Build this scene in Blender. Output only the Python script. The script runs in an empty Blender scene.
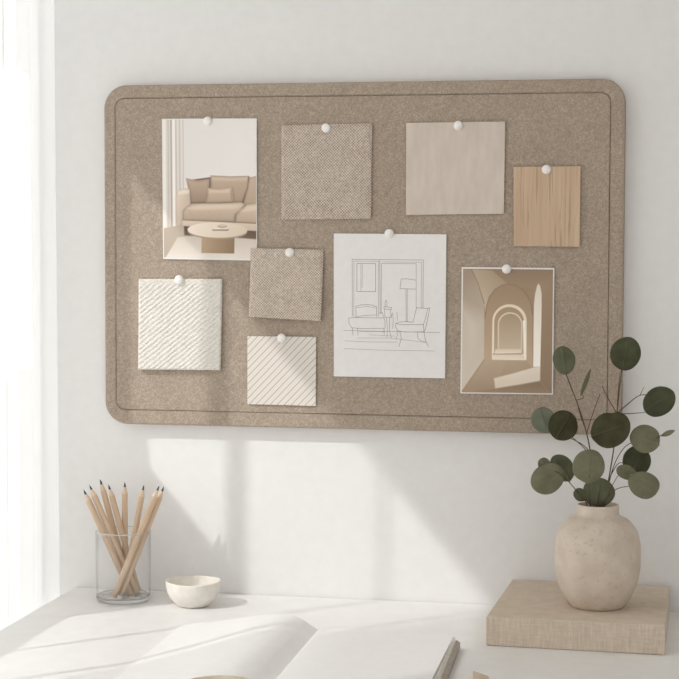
import bpy, bmesh, math, random
import numpy as np
from mathutils import Vector, Matrix, noise as mnoise

random.seed(7)
rng = np.random.default_rng(5)
S = bpy.context.scene
COL = S.collection
PI = math.pi


# ------------------------------------------------------------------ helpers
def lin(c):
    c = c / 255.0
    return c / 12.92 if c <= 0.04045 else ((c + 0.055) / 1.055) ** 2.4


def rgb(r, g, b, k=1.0):
    return (min(1, lin(r) * k), min(1, lin(g) * k), min(1, lin(b) * k), 1.0)


def empty(name, loc=(0, 0, 0)):
    o = bpy.data.objects.new(name, None)
    o.empty_display_size = 0.03
    COL.objects.link(o)
    o.location = loc
    return o


def tag(o, label=None, cat=None, group=None, kind=None):
    if label:
        o['label'] = label
    if cat:
        o['category'] = cat
    if group:
        o['group'] = group
    if kind:
        o['kind'] = kind
    return o


def link(name, me, mat, parent=None, smooth=False):
    """Link a mesh given in world coordinates; below a parent it keeps its place."""
    o = bpy.data.objects.new(name, me)
    COL.objects.link(o)
    for m in (mat if isinstance(mat, (list, tuple)) else [mat]):
        me.materials.append(m)
    if smooth:
        me.polygons.foreach_set('use_smooth', [True] * len(me.polygons))
    if parent is not None:
        off = Vector(parent.location)
        p = parent
        while p.parent is not None:
            p = p.parent
            off += Vector(p.location)
        me.transform(Matrix.Translation(-off))
        o.parent = parent
    return o


def bm_obj(name, bm, mat, parent=None, smooth=False, normals=True):
    if normals:
        bmesh.ops.recalc_face_normals(bm, faces=bm.faces)
    me = bpy.data.meshes.new(name)
    bm.to_mesh(me)
    bm.free()
    return link(name, me, mat, parent, smooth)


def add_box(bm, x0, x1, y0, y1, z0, z1, bev=0.0, seg=2):
    t = bmesh.new()
    v = [t.verts.new(p) for p in ((x0, y0, z0), (x1, y0, z0), (x1, y1, z0), (x0, y1, z0),
                                  (x0, y0, z1), (x1, y0, z1), (x1, y1, z1), (x0, y1, z1))]
    for f in ((0, 3, 2, 1), (4, 5, 6, 7), (0, 1, 5, 4), (1, 2, 6, 5), (2, 3, 7, 6), (3, 0, 4, 7)):
        t.faces.new([v[i] for i in f])
    if bev > 0:
        bmesh.ops.bevel(t, geom=t.edges[:], offset=bev, segments=seg, profile=0.5, affect='EDGES')
    me = bpy.data.meshes.new('tmp')
    t.to_mesh(me)
    t.free()
    bm.from_mesh(me)
    bpy.data.meshes.remove(me)


def box(name, b, mat, parent=None, bev=0.0):
    bm = bmesh.new()
    add_box(bm, *b, bev=bev)
    return bm_obj(name, bm, mat, parent)


def lathe(bm, prof, cx, cy, n=64, wob=None):
    """prof: list of (r, z); closed at r == 0."""
    rings = []
    for k, (r, z) in enumerate(prof):
        if r < 1e-6:
            rings.append([bm.verts.new((cx, cy, z))])
            continue
        ring = []
        for i in range(n):
            a = 2 * PI * i / n
            rr, zz = (r, z) if wob is None else wob(a, r, z)
            ring.append(bm.verts.new((cx + rr * math.cos(a), cy + rr * math.sin(a), zz)))
        rings.append(ring)
    for a, b in zip(rings[:-1], rings[1:]):
        if len(a) == 1 and len(b) == 1:
            continue
        for i in range(n):
            j = (i + 1) % n
            if len(a) == 1:
                bm.faces.new((a[0], b[i], b[j]))
            elif len(b) == 1:
                bm.faces.new((a[i], b[0], a[j]))
            else:
                bm.faces.new((a[i], b[i], b[j], a[j]))


def smooth_prof(pts, n=6):
    """Catmull-Rom through points."""
    out = []
    P = [pts[0]] + list(pts) + [pts[-1]]
    for i in range(1, len(P) - 2):
        p0, p1, p2, p3 = [np.array(q, float) for q in P[i - 1:i + 3]]
        for k in range(n):
            t = k / n
            q = 0.5 * ((2 * p1) + (-p0 + p2) * t + (2 * p0 - 5 * p1 + 4 * p2 - p3) * t * t
                       + (-p0 + 3 * p1 - 3 * p2 + p3) * t ** 3)
            out.append(tuple(q))
    out.append(tuple(np.array(pts[-1], float)))
    return out


def tube(bm, pts, r0, r1, n=8, smoothn=5):
    P = [Vector(p) for p in (smooth_prof(pts, smoothn) if len(pts) > 2 else pts)]
    rings = []
    for i, p in enumerate(P):
        d = (P[min(i + 1, len(P) - 1)] - P[max(i - 1, 0)]).normalized()
        u = d.cross(Vector((0, 1, 0.01))).normalized()
        w = d.cross(u).normalized()
        r = r0 + (r1 - r0) * i / (len(P) - 1)
        rings.append([bm.verts.new(p + r * (math.cos(2 * PI * k / n) * u + math.sin(2 * PI * k / n) * w))
                      for k in range(n)])
    for a, b in zip(rings[:-1], rings[1:]):
        for k in range(n):
            bm.faces.new((a[k], b[k], b[(k + 1) % n], a[(k + 1) % n]))
    bm.faces.new(rings[0])
    bm.faces.new(rings[-1])


# ------------------------------------------------------------------ materials
def new_mat(name, color, rough=0.6, spec=0.3):
    m = bpy.data.materials.new(name)
    m.use_nodes = True
    b = m.node_tree.nodes['Principled BSDF']
    b.inputs['Base Color'].default_value = color
    b.inputs['Roughness'].default_value = rough
    b.inputs['Specular IOR Level'].default_value = spec
    return m, m.node_tree, b


def N(nt, typ, **kw):
    n = nt.nodes.new(typ)
    for k, v in kw.items():
        if k.startswith('i_'):
            key = k[2:]
            n.inputs[int(key) if key.isdigit() else key.replace('_', ' ')].default_value = v
        else:
            setattr(n, k, v)
    return n


def coords(nt, scale=(1, 1, 1), rot=(0, 0, 0)):
    tc = N(nt, 'ShaderNodeTexCoord')
    mp = N(nt, 'ShaderNodeMapping')
    mp.inputs['Scale'].default_value = scale
    mp.inputs['Rotation'].default_value = rot
    nt.links.new(tc.outputs['Object'], mp.inputs['Vector'])
    return mp.outputs['Vector']


def ramp(nt, fac, stops):
    r = N(nt, 'ShaderNodeValToRGB')
    e = r.color_ramp.elements
    while len(e) < len(stops):
        e.new(0.5)
    for el, (p, c) in zip(e, stops):
        el.position = p
        el.color = c
    nt.links.new(fac, r.inputs['Fac'])
    return r.outputs['Color']


def bump(nt, height, bsdf, strength=0.3, dist=0.001):
    b = N(nt, 'ShaderNodeBump')
    b.inputs['Strength'].default_value = strength
    b.inputs['Distance'].default_value = dist
    nt.links.new(height, b.inputs['Height'])
    nt.links.new(b.outputs['Normal'], bsdf.inputs['Normal'])


def noise_mat(name, c1, c2, scale, rough=0.8, stretch=(1, 1, 1), lo=0.35, hi=0.65, bmp=0.0, dist=0.001,
              detail=4.0, spec=0.2):
    m, nt, b = new_mat(name, c1, rough, spec)
    v = coords(nt, stretch)
    n = N(nt, 'ShaderNodeTexNoise')
    n.inputs['Scale'].default_value = scale
    n.inputs['Detail'].default_value = detail
    nt.links.new(v, n.inputs['Vector'])
    nt.links.new(ramp(nt, n.outputs['Fac'], [(lo, c1), (hi, c2)]), b.inputs['Base Color'])
    if bmp:
        bump(nt, n.outputs['Fac'], b, bmp, dist)
    return m


def math_node(nt, op, a, b=None):
    n = N(nt, 'ShaderNodeMath', operation=op)
    for i, q in enumerate((a, b)):
        if q is None:
            continue
        if isinstance(q, (int, float)):
            n.inputs[i].default_value = q
        else:
            nt.links.new(q, n.inputs[i])
    return n.outputs[0]


def weave_mat(name, c1, c2, pitch, diag=True, bmp=0.6, dist=0.0006, twist=0.0):
    """Woven cloth: crossing threads, in the x-z plane of the object."""
    m, nt, b = new_mat(name, c1, 0.9, 0.1)
    v = coords(nt, (1, 1, 1), (0, math.radians(45 if diag else 0) + twist, 0))
    s = N(nt, 'ShaderNodeSeparateXYZ')
    nt.links.new(v, s.inputs[0])
    k = 2 * PI / pitch
    a = math_node(nt, 'SINE', math_node(nt, 'MULTIPLY', s.outputs['X'], k))
    c = math_node(nt, 'SINE', math_node(nt, 'MULTIPLY', s.outputs['Z'], k))
    d = math_node(nt, 'SINE', math_node(nt, 'MULTIPLY', s.outputs['Y'], k))
    h = math_node(nt, 'MULTIPLY', a, c)
    nz = N(nt, 'ShaderNodeTexNoise')
    nz.inputs['Scale'].default_value = 260
    nt.links.new(v, nz.inputs['Vector'])
    nb = N(nt, 'ShaderNodeTexNoise')
    nb.inputs['Scale'].default_value = 45
    nt.links.new(v, nb.inputs['Vector'])
    h2 = math_node(nt, 'ADD', math_node(nt, 'MULTIPLY', h, 0.34),
                   math_node(nt, 'ADD', math_node(nt, 'MULTIPLY', nz.outputs['Fac'], 0.70),
                             math_node(nt, 'MULTIPLY', nb.outputs['Fac'], 0.30)))
    nt.links.new(ramp(nt, h2, [(0.2, c1), (0.8, c2)]), b.inputs['Base Color'])
    bump(nt, h2, b, bmp, dist)
    return m


# ------------------------------------------------------------------ traced sizes (metres, board plane x / z)
PAPERS = {
 'living_photo': [ (0.0943, 1.4894), (0.2444, 1.4886), (0.2451, 1.2716), (0.0958, 1.2735) ],
 'fabric_large': [ (0.2831, 1.4776), (0.4231, 1.4797), (0.4219, 1.3359), (0.2833, 1.3345) ],
 'greige_card': [ (0.4753, 1.4794), (0.6235, 1.4800), (0.6228, 1.3434), (0.4755, 1.3417) ],
 'wood': [ (0.6368, 1.4129), (0.7354, 1.4133), (0.7353, 1.2948), (0.6382, 1.2952) ],
 'knit': [ (0.0569, 1.2425), (0.1903, 1.2434), (0.1880, 1.1029), (0.0564, 1.1018) ],
 'fabric_small': [ (0.2355, 1.2909), (0.3491, 1.2886), (0.3461, 1.1807), (0.2338, 1.1859) ],
 'lined': [ (0.2301, 1.1557), (0.3377, 1.1559), (0.3375, 1.0503), (0.2301, 1.0509) ],
 'sketch': [ (0.3648, 1.3135), (0.5368, 1.3127), (0.5362, 1.0959), (0.3654, 1.0960) ],
 'arch': [ (0.5602, 1.2638), (0.6984, 1.2632), (0.6982, 1.0746), (0.5594, 1.0737) ],
}
PINS = [ (0.1679, 1.4850), (0.3530, 1.4727), (0.5537, 1.4747), (0.6857, 1.4087), (0.1230, 1.2420), (0.2975, 1.2844), (0.2844, 1.1537), (0.4502, 1.3137), (0.6277, 1.2613) ]
PENCILS = [
 ((0.0613, -0.0860, 0.7605), (-0.0164, -0.0790, 0.9190)),
 ((0.0684, -0.0780, 0.7605), (-0.0087, -0.0740, 0.9258)),
 ((0.0512, -0.0590, 0.7605), (0.0032, -0.0580, 0.9327)),
 ((0.0641, -0.0590, 0.7605), (0.0167, -0.0580, 0.9252)),
 ((0.0402, -0.0500, 0.7605), (0.0413, -0.0520, 0.9290)),
 ((0.0447, -0.0690, 0.7605), (0.0761, -0.0650, 0.9271)),
 ((0.0419, -0.1100, 0.7605), (0.1059, -0.0820, 0.9292)),
 ((0.0498, -0.1000, 0.7605), (0.1098, -0.0700, 0.9266)),
]
LEAVES = [
 ('A', 'top', (0.7235, -0.1688, 1.1344), 0.0205, 0.0158, 100, 'mid'),
 ('A', 'dark', (0.7248, -0.2088, 1.0463), 0.0212, 0.0212, 60, 'deep'),
 ('A', 'back', (0.6937, -0.1438, 1.0469), 0.0192, 0.0171, 110, 'dusty'),
 ('A', 'sliver', (0.7531, -0.1588, 1.1039), 0.0204, 0.0031, 72, 'mid'),
 ('B', 'top', (0.8086, -0.1788, 1.1455), 0.0239, 0.0212, 80, 'moss'),
 ('B', 'right', (0.8543, -0.1738, 1.0797), 0.0238, 0.0205, 35, 'moss'),
 ('B', 'front', (0.7894, -0.2188, 1.0441), 0.0288, 0.0233, 20, 'deep'),
 ('C', 'round', (0.8389, -0.1988, 1.0301), 0.0220, 0.0192, 155, 'sage'),
 ('C', 'sliver', (0.8682, -0.1788, 1.0373), 0.0103, 0.0036, 22, 'sage'),
 ('C', 'dark', (0.8257, -0.1788, 0.9959), 0.0215, 0.0199, 70, 'moss'),
 ('D', 'long', (0.8347, -0.2088, 0.9694), 0.0240, 0.0178, -38, 'sage'),
 ('D', 'lobe', (0.8120, -0.2048, 0.9848), 0.0155, 0.0100, -24, 'sage'),
 ('E', 'round', (0.7621, -0.2238, 0.9921), 0.0240, 0.0226, 90, 'sage'),
 ('E', 'low', (0.7745, -0.1838, 0.9509), 0.0210, 0.0217, 90, 'mid'),
 ('F', 'big', (0.7061, -0.2088, 0.9737), 0.0251, 0.0206, 205, 'sage'),
 ('F', 'lobe', (0.6994, -0.1988, 0.9911), 0.0098, 0.0088, 120, 'sage'),
 ('F', 'behind', (0.7238, -0.1788, 0.9838), 0.0211, 0.0152, 125, 'mid'),
 ('G', 'small', (0.7495, -0.1888, 0.9485), 0.0112, 0.0087, 140, 'mid'),
]
STEMS = [
 ('A', 1.30, [ (0.7676, -0.1788, 0.9239), (0.7636, -0.1788, 0.9689), (0.7611, -0.1788, 1.0111), (0.7524, -0.1788, 1.0475), (0.7406, -0.1738, 1.0806), (0.7260, -0.1688, 1.1165) ]),
 ('A', 0.90, [ (0.7619, -0.1788, 1.0027), (0.7521, -0.1938, 1.0169), (0.7361, -0.2078, 1.0334) ]),
 ('A', 0.90, [ (0.7611, -0.1788, 1.0083), (0.7460, -0.1588, 1.0184), (0.7070, -0.1448, 1.0344) ]),
 ('A', 0.80, [ (0.7524, -0.1788, 1.0447), (0.7461, -0.1688, 1.0605), (0.7431, -0.1668, 1.0701) ]),
 ('A', 0.80, [ (0.7560, -0.1788, 1.0335), (0.7629, -0.1688, 1.0580), (0.7733, -0.1588, 1.0884) ]),
 ('A', 0.60, [ (0.7406, -0.1738, 1.0806), (0.7498, -0.1638, 1.0827), (0.7482, -0.1608, 1.0880) ]),
 ('B', 1.30, [ (0.7801, -0.1788, 0.9243), (0.7879, -0.1788, 0.9724), (0.7943, -0.1788, 1.0176), (0.7979, -0.1788, 1.0639), (0.8003, -0.1788, 1.0934), (0.8040, -0.1788, 1.1270) ]),
 ('B', 0.80, [ (0.7979, -0.1788, 1.0639), (0.7988, -0.1748, 1.0888), (0.8012, -0.1758, 1.1211) ]),
 ('B', 0.90, [ (0.7972, -0.1788, 1.0625), (0.8142, -0.1768, 1.0781), (0.8291, -0.1748, 1.0891), (0.8428, -0.1738, 1.0882), (0.8553, -0.1748, 1.0815) ]),
 ('B', 0.60, [ (0.8291, -0.1748, 1.0891), (0.8318, -0.1748, 1.0950), (0.8345, -0.1748, 1.1007) ]),
 ('B', 0.80, [ (0.7972, -0.1788, 1.0625), (0.8185, -0.1788, 1.0637), (0.8363, -0.1748, 1.0651) ]),
 ('B', 0.90, [ (0.7979, -0.1788, 1.0625), (0.7864, -0.1728, 1.0814), (0.7763, -0.1688, 1.1005) ]),
 ('B', 0.80, [ (0.7967, -0.1788, 1.0485), (0.7945, -0.1988, 1.0561), (0.7923, -0.2148, 1.0576) ]),
 ('C', 1.00, [ (0.7812, -0.1708, 0.9231), (0.7863, -0.1708, 0.9586), (0.7958, -0.1748, 0.9933), (0.8083, -0.1868, 1.0161), (0.8208, -0.1968, 1.0259) ]),
 ('C', 0.80, [ (0.8534, -0.1968, 1.0322), (0.8587, -0.1868, 1.0347), (0.8627, -0.1788, 1.0353) ]),
 ('C', 0.80, [ (0.7904, -0.1738, 0.9761), (0.8013, -0.1748, 0.9934), (0.8153, -0.1778, 0.9899) ]),
 ('D', 0.90, [ (0.7789, -0.1848, 0.9252), (0.7859, -0.1908, 0.9459), (0.7997, -0.1988, 0.9601), (0.8177, -0.2068, 0.9659) ]),
 ('D', 0.80, [ (0.7844, -0.1888, 0.9428), (0.7928, -0.1968, 0.9638), (0.8024, -0.2028, 0.9816) ]),
 ('E', 1.40, [ (0.7640, -0.1908, 0.9256), (0.7623, -0.2038, 0.9513), (0.7622, -0.2228, 0.9817) ]),
 ('E', 1.20, [ (0.7721, -0.1868, 0.9252), (0.7733, -0.1858, 0.9392), (0.7745, -0.1848, 0.9532) ]),
 ('F', 1.00, [ (0.7609, -0.1848, 0.9246), (0.7485, -0.1908, 0.9476), (0.7350, -0.2008, 0.9669), (0.7201, -0.2068, 0.9812) ]),
 ('F', 0.80, [ (0.7350, -0.2008, 0.9669), (0.7329, -0.1888, 0.9722), (0.7296, -0.1808, 0.9767) ]),
 ('F', 0.80, [ (0.7201, -0.2068, 0.9812), (0.7101, -0.2038, 0.9848), (0.7029, -0.1998, 0.9869) ]),
 ('G', 0.80, [ (0.7645, -0.1728, 0.9229), (0.7592, -0.1808, 0.9366), (0.7525, -0.1878, 0.9459) ]),
]

# ------------------------------------------------------------------ palette
M = {}


def linen():
    m, nt, b = new_mat('linen_taupe', (.6, .5, .4, 1), .9, .1)
    hs = []
    for sc in ((1, 1, .12), (.12, .12, 1)):
        n = N(nt, 'ShaderNodeTexNoise'); n.inputs['Scale'].default_value = 420; n.inputs['Detail'].default_value = 2
        nt.links.new(coords(nt, sc), n.inputs['Vector'])
        hs.append(n.outputs['Fac'])
    h_ = math_node(nt, 'ADD', math_node(nt, 'MULTIPLY', hs[0], .6), math_node(nt, 'MULTIPLY', hs[1], .4))
    nt.links.new(ramp(nt, h_, [(.30, (.565, .467, .372, 1)), (.70, (.755, .655, .545, 1))]), b.inputs['Base Color'])
    bump(nt, h_, b, .25, .0005)
    return m



M['wall'] = noise_mat('wall_paint', (.81, .805, .795, 1), (.83, .825, .815, 1), 55, 0.85, bmp=.05, dist=.0008)
M['ceiling'] = new_mat('ceiling_paint', (.82, .81, .79, 1), .9)[0]
M['floor'] = noise_mat('floor_boards', (.50, .455, .41, 1), (.57, .525, .48, 1), 6, .5, stretch=(1, 12, 1))
M['desk'] = noise_mat('desk_lacquer', (.83, .82, .80, 1), (.86, .85, .835, 1), 30, .42, spec=.35)
M['frame'] = new_mat('window_frame_paint', (.82, .82, .81, 1), .5)[0]
M['track'] = new_mat('curtain_track_metal', (.75, .75, .75, 1), .4)[0]


def felt():
    m, nt, b = new_mat('felt_taupe', (.3, .24, .19, 1), .95, .05)
    v = coords(nt)
    a = N(nt, 'ShaderNodeTexNoise'); a.inputs['Scale'].default_value = 470; a.inputs['Detail'].default_value = 2
    c = N(nt, 'ShaderNodeTexNoise'); c.inputs['Scale'].default_value = 130; c.inputs['Detail'].default_value = 5
    d = N(nt, 'ShaderNodeTexNoise'); d.inputs['Scale'].default_value = 22; d.inputs['Detail'].default_value = 3
    for n in (a, c, d):
        nt.links.new(v, n.inputs['Vector'])
    h = math_node(nt, 'ADD', math_node(nt, 'MULTIPLY', a.outputs['Fac'], .68),
                  math_node(nt, 'ADD', math_node(nt, 'MULTIPLY', c.outputs['Fac'], .22),
                            math_node(nt, 'MULTIPLY', d.outputs['Fac'], .10)))
    nt.links.new(ramp(nt, h, [(.26, (.268, .212, .163, 1)), (.5, (.392, .320, .256, 1)), (.74, (.55, .462, .38, 1))]),
                 b.inputs['Base Color'])
    bump(nt, h, b, .35, .001)
    return m


M['felt'] = felt()
M['paper'] = new_mat('photo_paper', (.86, .84, .81, 1), .55, .3)[0]
M['sheet'] = noise_mat('drawing_paper', (.83, .815, .795, 1), (.85, .84, .82, 1), 90, .8)
M['ink'] = new_mat('pencil_line', (.17, .165, .16, 1), .8)[0]
M['cloth_large'] = weave_mat('woven_cloth_taupe', (.29, .235, .19, 1), (.72, .625, .54, 1), .0044, diag=False, bmp=.5, twist=-.03)
M['cloth_small'] = weave_mat('woven_cloth_sand', (.33, .27, .215, 1), (.75, .655, .56, 1), .0042, diag=False, bmp=.5, twist=.05)
M['greige'] = noise_mat('greige_linen_card', (.62, .54, .465, 1), (.69, .61, .535, 1), 26, .8, stretch=(3, 1, .9),
                        lo=.3, hi=.7, bmp=.1)
M['knit'] = noise_mat('cream_wool', (.68, .645, .59, 1), (.80, .77, .715, 1), 350, .95, bmp=.3, dist=.0008)


def wood_veneer(name, a, b_, streak, sx=70.0):
    m, nt, b = new_mat(name, a, .55, .25)
    v = coords(nt, (1, 1, .035))
    n = N(nt, 'ShaderNodeTexNoise'); n.inputs['Scale'].default_value = sx * 2; n.inputs['Detail'].default_value = 5
    nt.links.new(v, n.inputs['Vector'])
    w = N(nt, 'ShaderNodeTexNoise'); w.inputs['Scale'].default_value = sx * 2.6; w.inputs['Detail'].default_value = 2
    nt.links.new(coords(nt, (1.7, 1, .06)), w.inputs['Vector'])
    base = ramp(nt, n.outputs['Fac'], [(.3, a), (.7, b_)])
    st = N(nt, 'ShaderNodeValToRGB')
    st.color_ramp.elements[0].position = .57
    st.color_ramp.elements[0].color = (0, 0, 0, 1)
    st.color_ramp.elements[1].position = .66
    st.color_ramp.elements[1].color = (.45, .45, .45, 1)
    nt.links.new(w.outputs['Fac'], st.inputs['Fac'])
    mx = N(nt, 'ShaderNodeMix', data_type='RGBA')
    nt.links.new(st.outputs['Color'], mx.inputs['Factor'])
    nt.links.new(base, mx.inputs['A'])
    mx.inputs['B'].default_value = streak
    nt.links.new(mx.outputs['Result'], b.inputs['Base Color'])
    return m


M['veneer'] = wood_veneer('oak_veneer', (.53, .375, .25, 1), (.64, .48, .34, 1), (.30, .19, .115, 1))


def lined():
    m, nt, b = new_mat('lined_card', (.7, .65, .59, 1), .7, .2)
    v = coords(nt, (1, 1, 1), (0, math.radians(46), 0))
    s = N(nt, 'ShaderNodeSeparateXYZ')
    nt.links.new(v, s.inputs[0])
    f = math_node(nt, 'FRACT', math_node(nt, 'DIVIDE', s.outputs['Z'], .0079))
    nt.links.new(ramp(nt, f, [(.0, (.33, .29, .25, 1)), (.06, (.33, .29, .25, 1)), (.10, (.74, .69, .63, 1)),
                              (.93, (.74, .69, .63, 1)), (.98, (.45, .41, .37, 1))]), b.inputs['Base Color'])
    return m


M['lined'] = lined()
M['pin'] = new_mat('white_pin_plastic', (.90, .885, .855, 1), .35, .4)[0]
M['pencil'] = noise_mat('raw_wood_pencil', (.62, .46, .32, 1), (.76, .60, .45, 1), 160, .55, stretch=(1, 1, .06))
M['tip'] = new_mat('sharpened_wood', (.74, .58, .43, 1), .7)[0]
M['lead'] = new_mat('graphite', (.045, .045, .05, 1), .4, .5)[0]
M['glaze'] = noise_mat('cream_stoneware', (.76, .715, .655, 1), (.83, .79, .735, 1), 70, .6, lo=.3, hi=.6, bmp=.15)
M['cup'] = noise_mat('cream_cup_glaze', (.72, .64, .52, 1), (.80, .73, .62, 1), 50, .4)
M['drink'] = new_mat('coffee', (.10, .055, .03, 1), .15, .5)[0]
M['page'] = noise_mat('book_page', (.86, .855, .84, 1), (.88, .875, .86, 1), 80, .75)
M['cover'] = new_mat('book_cover_cloth', (.72, .68, .62, 1), .85)[0]
M['linen'] = linen()
M['bar'] = noise_mat('taupe_pencil_paint', (.36, .32, .27, 1), (.44, .395, .34, 1), 120, .5)
M['bar_edge'] = new_mat('taupe_pencil_core', (.62, .56, .48, 1), .7)[0]
M['ruler'] = noise_mat('pale_ruler_wood', (.58, .46, .35, 1), (.66, .54, .43, 1), 60, .6, stretch=(1, .1, 1))


def vase_mat():
    m, nt, b = new_mat('speckled_clay', (.6, .53, .46, 1), .85, .12)
    v = coords(nt)
    a = N(nt, 'ShaderNodeTexNoise'); a.inputs['Scale'].default_value = 38; a.inputs['Detail'].default_value = 4
    c = N(nt, 'ShaderNodeTexNoise'); c.inputs['Scale'].default_value = 150; c.inputs['Detail'].default_value = 2
    for n in (a, c):
        nt.links.new(v, n.inputs['Vector'])
    base = ramp(nt, a.outputs['Fac'], [(.3, (.61, .515, .425, 1)), (.7, (.72, .63, .54, 1))])
    sp = ramp(nt, c.outputs['Fac'], [(.58, (0, 0, 0, 1)), (.72, (.36, .36, .36, 1))])
    mx = N(nt, 'ShaderNodeMix', data_type='RGBA')
    nt.links.new(sp, mx.inputs['Factor'])
    nt.links.new(base, mx.inputs['A'])
    mx.inputs['B'].default_value = (.40, .325, .26, 1)
    nt.links.new(mx.outputs['Result'], b.inputs['Base Color'])
    bump(nt, c.outputs['Fac'], b, .25, .001)
    return m


M['vase'] = vase_mat()
LEAFC = {'deep': ((.046, .043, .020, 1), (.070, .067, .033, 1)), 'mid': ((.108, .114, .068, 1), (.146, .153, .095, 1)),
         'moss': ((.060, .062, .034, 1), (.090, .093, .053, 1)),
         'sage': ((.158, .158, .096, 1), (.21, .208, .133, 1)), 'dusty': ((.165, .18, .13, 1), (.205, .22, .16, 1))}
for k_, (c1_, c2_) in LEAFC.items():
    M['leaf_' + k_] = noise_mat('eucalyptus_leaf_' + k_, c1_, c2_, 60, .75, bmp=.08, spec=.2)
M['midrib_pale'] = new_mat('pale_leaf_midrib', (.22, .20, .13, 1), .7)[0]
M['midrib_dark'] = new_mat('dark_leaf_midrib', (.12, .115, .07, 1), .7)[0]
M['stem'] = noise_mat('eucalyptus_stem', (.075, .05, .032, 1), (.14, .10, .065, 1), 90, .8)


def glass_mat(name, clear, tint):
    m = bpy.data.materials.new(name)
    m.use_nodes = True
    nt = m.node_tree
    nt.nodes.remove(nt.nodes['Principled BSDF'])
    out = nt.nodes['Material Output']
    t = N(nt, 'ShaderNodeBsdfTransparent'); t.inputs['Color'].default_value = tint
    g = N(nt, 'ShaderNodeBsdfGlossy'); g.inputs['Roughness'].default_value = .03
    lw = N(nt, 'ShaderNodeLayerWeight'); lw.inputs['Blend'].default_value = .5
    fr = math_node(nt, 'ADD', math_node(nt, 'MULTIPLY', math_node(nt, 'POWER', lw.outputs['Facing'], 4.0), clear), .02)
    mx = N(nt, 'ShaderNodeMixShader')
    nt.links.new(fr, mx.inputs[0])
    nt.links.new(t.outputs[0], mx.inputs[1])
    nt.links.new(g.outputs[0], mx.inputs[2])
    nt.links.new(mx.outputs[0], out.inputs['Surface'])
    return m


def frosted():
    m = bpy.data.materials.new('diffuser_glass')
    m.use_nodes = True
    nt = m.node_tree
    nt.nodes.remove(nt.nodes['Principled BSDF'])
    t = N(nt, 'ShaderNodeBsdfTranslucent'); t.inputs['Color'].default_value = (.87, .87, .87, 1)
    nt.links.new(t.outputs[0], nt.nodes['Material Output'].inputs['Surface'])
    return m


M['frosted'] = frosted()
M['pane'] = glass_mat('window_glass', .6, (.99, .99, .99, 1))


def tumbler():
    m = bpy.data.materials.new('tumbler_glass')
    m.use_nodes = True
    nt = m.node_tree
    nt.nodes.remove(nt.nodes['Principled BSDF'])
    lw = N(nt, 'ShaderNodeLayerWeight'); lw.inputs['Blend'].default_value = .5
    tint = ramp(nt, lw.outputs['Facing'], [(.0, (.995, .995, .995, 1)), (.72, (.975, .975, .973, 1)), (1.0, (.83, .83, .82, 1))])
    t = N(nt, 'ShaderNodeBsdfTransparent')
    nt.links.new(tint, t.inputs['Color'])
    g = N(nt, 'ShaderNodeBsdfGlossy'); g.inputs['Roughness'].default_value = .02
    mx = N(nt, 'ShaderNodeMixShader')
    nt.links.new(math_node(nt, 'ADD', math_node(nt, 'MULTIPLY', math_node(nt, 'POWER', lw.outputs['Facing'], 4.0), .35), .025), mx.inputs[0])
    nt.links.new(t.outputs[0], mx.inputs[1])
    nt.links.new(g.outputs[0], mx.inputs[2])
    nt.links.new(mx.outputs[0], nt.nodes['Material Output'].inputs['Surface'])
    return m


M['tumbler'] = tumbler()
M['tumbler_base'], _nt, _b = new_mat('thick_clear_glass', (.99, .99, .988, 1), .02, .5)
_b.inputs['Transmission Weight'].default_value = .93
_b.inputs['IOR'].default_value = 1.45
M['tumbler_rim'], _nt, _b = new_mat('whitened_glass_rim', (.93, .93, .92, 1), .15, .6)  # white mixed into the rim colour stands for the light it catches
_b.inputs['Transmission Weight'].default_value = .45
_b.inputs['IOR'].default_value = 1.3


def sheer(open_=.30):
    m = bpy.data.materials.new('sheer_white_voile')
    m.use_nodes = True
    nt = m.node_tree
    nt.nodes.remove(nt.nodes['Principled BSDF'])
    out = nt.nodes['Material Output']
    t = N(nt, 'ShaderNodeBsdfTransparent')
    tl = N(nt, 'ShaderNodeBsdfTranslucent'); tl.inputs['Color'].default_value = (.88, .88, .872, 1)
    d = N(nt, 'ShaderNodeBsdfDiffuse'); d.inputs['Color'].default_value = (.88, .88, .872, 1)
    m1 = N(nt, 'ShaderNodeMixShader'); m1.inputs[0].default_value = .5
    m2 = N(nt, 'ShaderNodeMixShader'); m2.inputs[0].default_value = open_
    nt.links.new(d.outputs[0], m1.inputs[1]); nt.links.new(tl.outputs[0], m1.inputs[2])
    nt.links.new(m1.outputs[0], m2.inputs[1]); nt.links.new(t.outputs[0], m2.inputs[2])
    nt.links.new(m2.outputs[0], out.inputs['Surface'])
    return m


M['sheer'] = sheer(.29)

# ------------------------------------------------------------------ room shell
XW = -.11          # inner face of the window wall
XO = -.19          # its outer face
ZC = 2.5
YR = -3.7
XR = 1.9
tag(box('wall_back', (XO, XR + .1, 0, .1, 0, ZC), M['wall']), kind='structure')
tag(box('floor', (XO, XR + .1, YR, .1, -.1, 0), M['floor']), kind='structure')
tag(box('ceiling', (XO, XR + .1, YR, .1, ZC, ZC + .1), M['ceiling']), kind='structure')
tag(box('wall_right', (XR, XR + .1, YR, 0, 0, ZC), M['wall']), kind='structure')
WY0, WY1, WZ0, WZ1 = -1.75, -.012, .06, 2.44      # whole glazed opening
CY1, CZ0, CZ1 = -.212, .929, 1.638                   # its clear panes
bm = bmesh.new()
add_box(bm, XO, XW, WY1, 0, 0, ZC)
add_box(bm, XO, XW, YR, WY0, 0, ZC)
add_box(bm, XO, XW, WY0, WY1, 0, WZ0)
add_box(bm, XO, XW, WY0, WY1, WZ1, ZC)
tag(bm_obj('wall_left', bm, M['wall'], normals=False), kind='structure')

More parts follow.
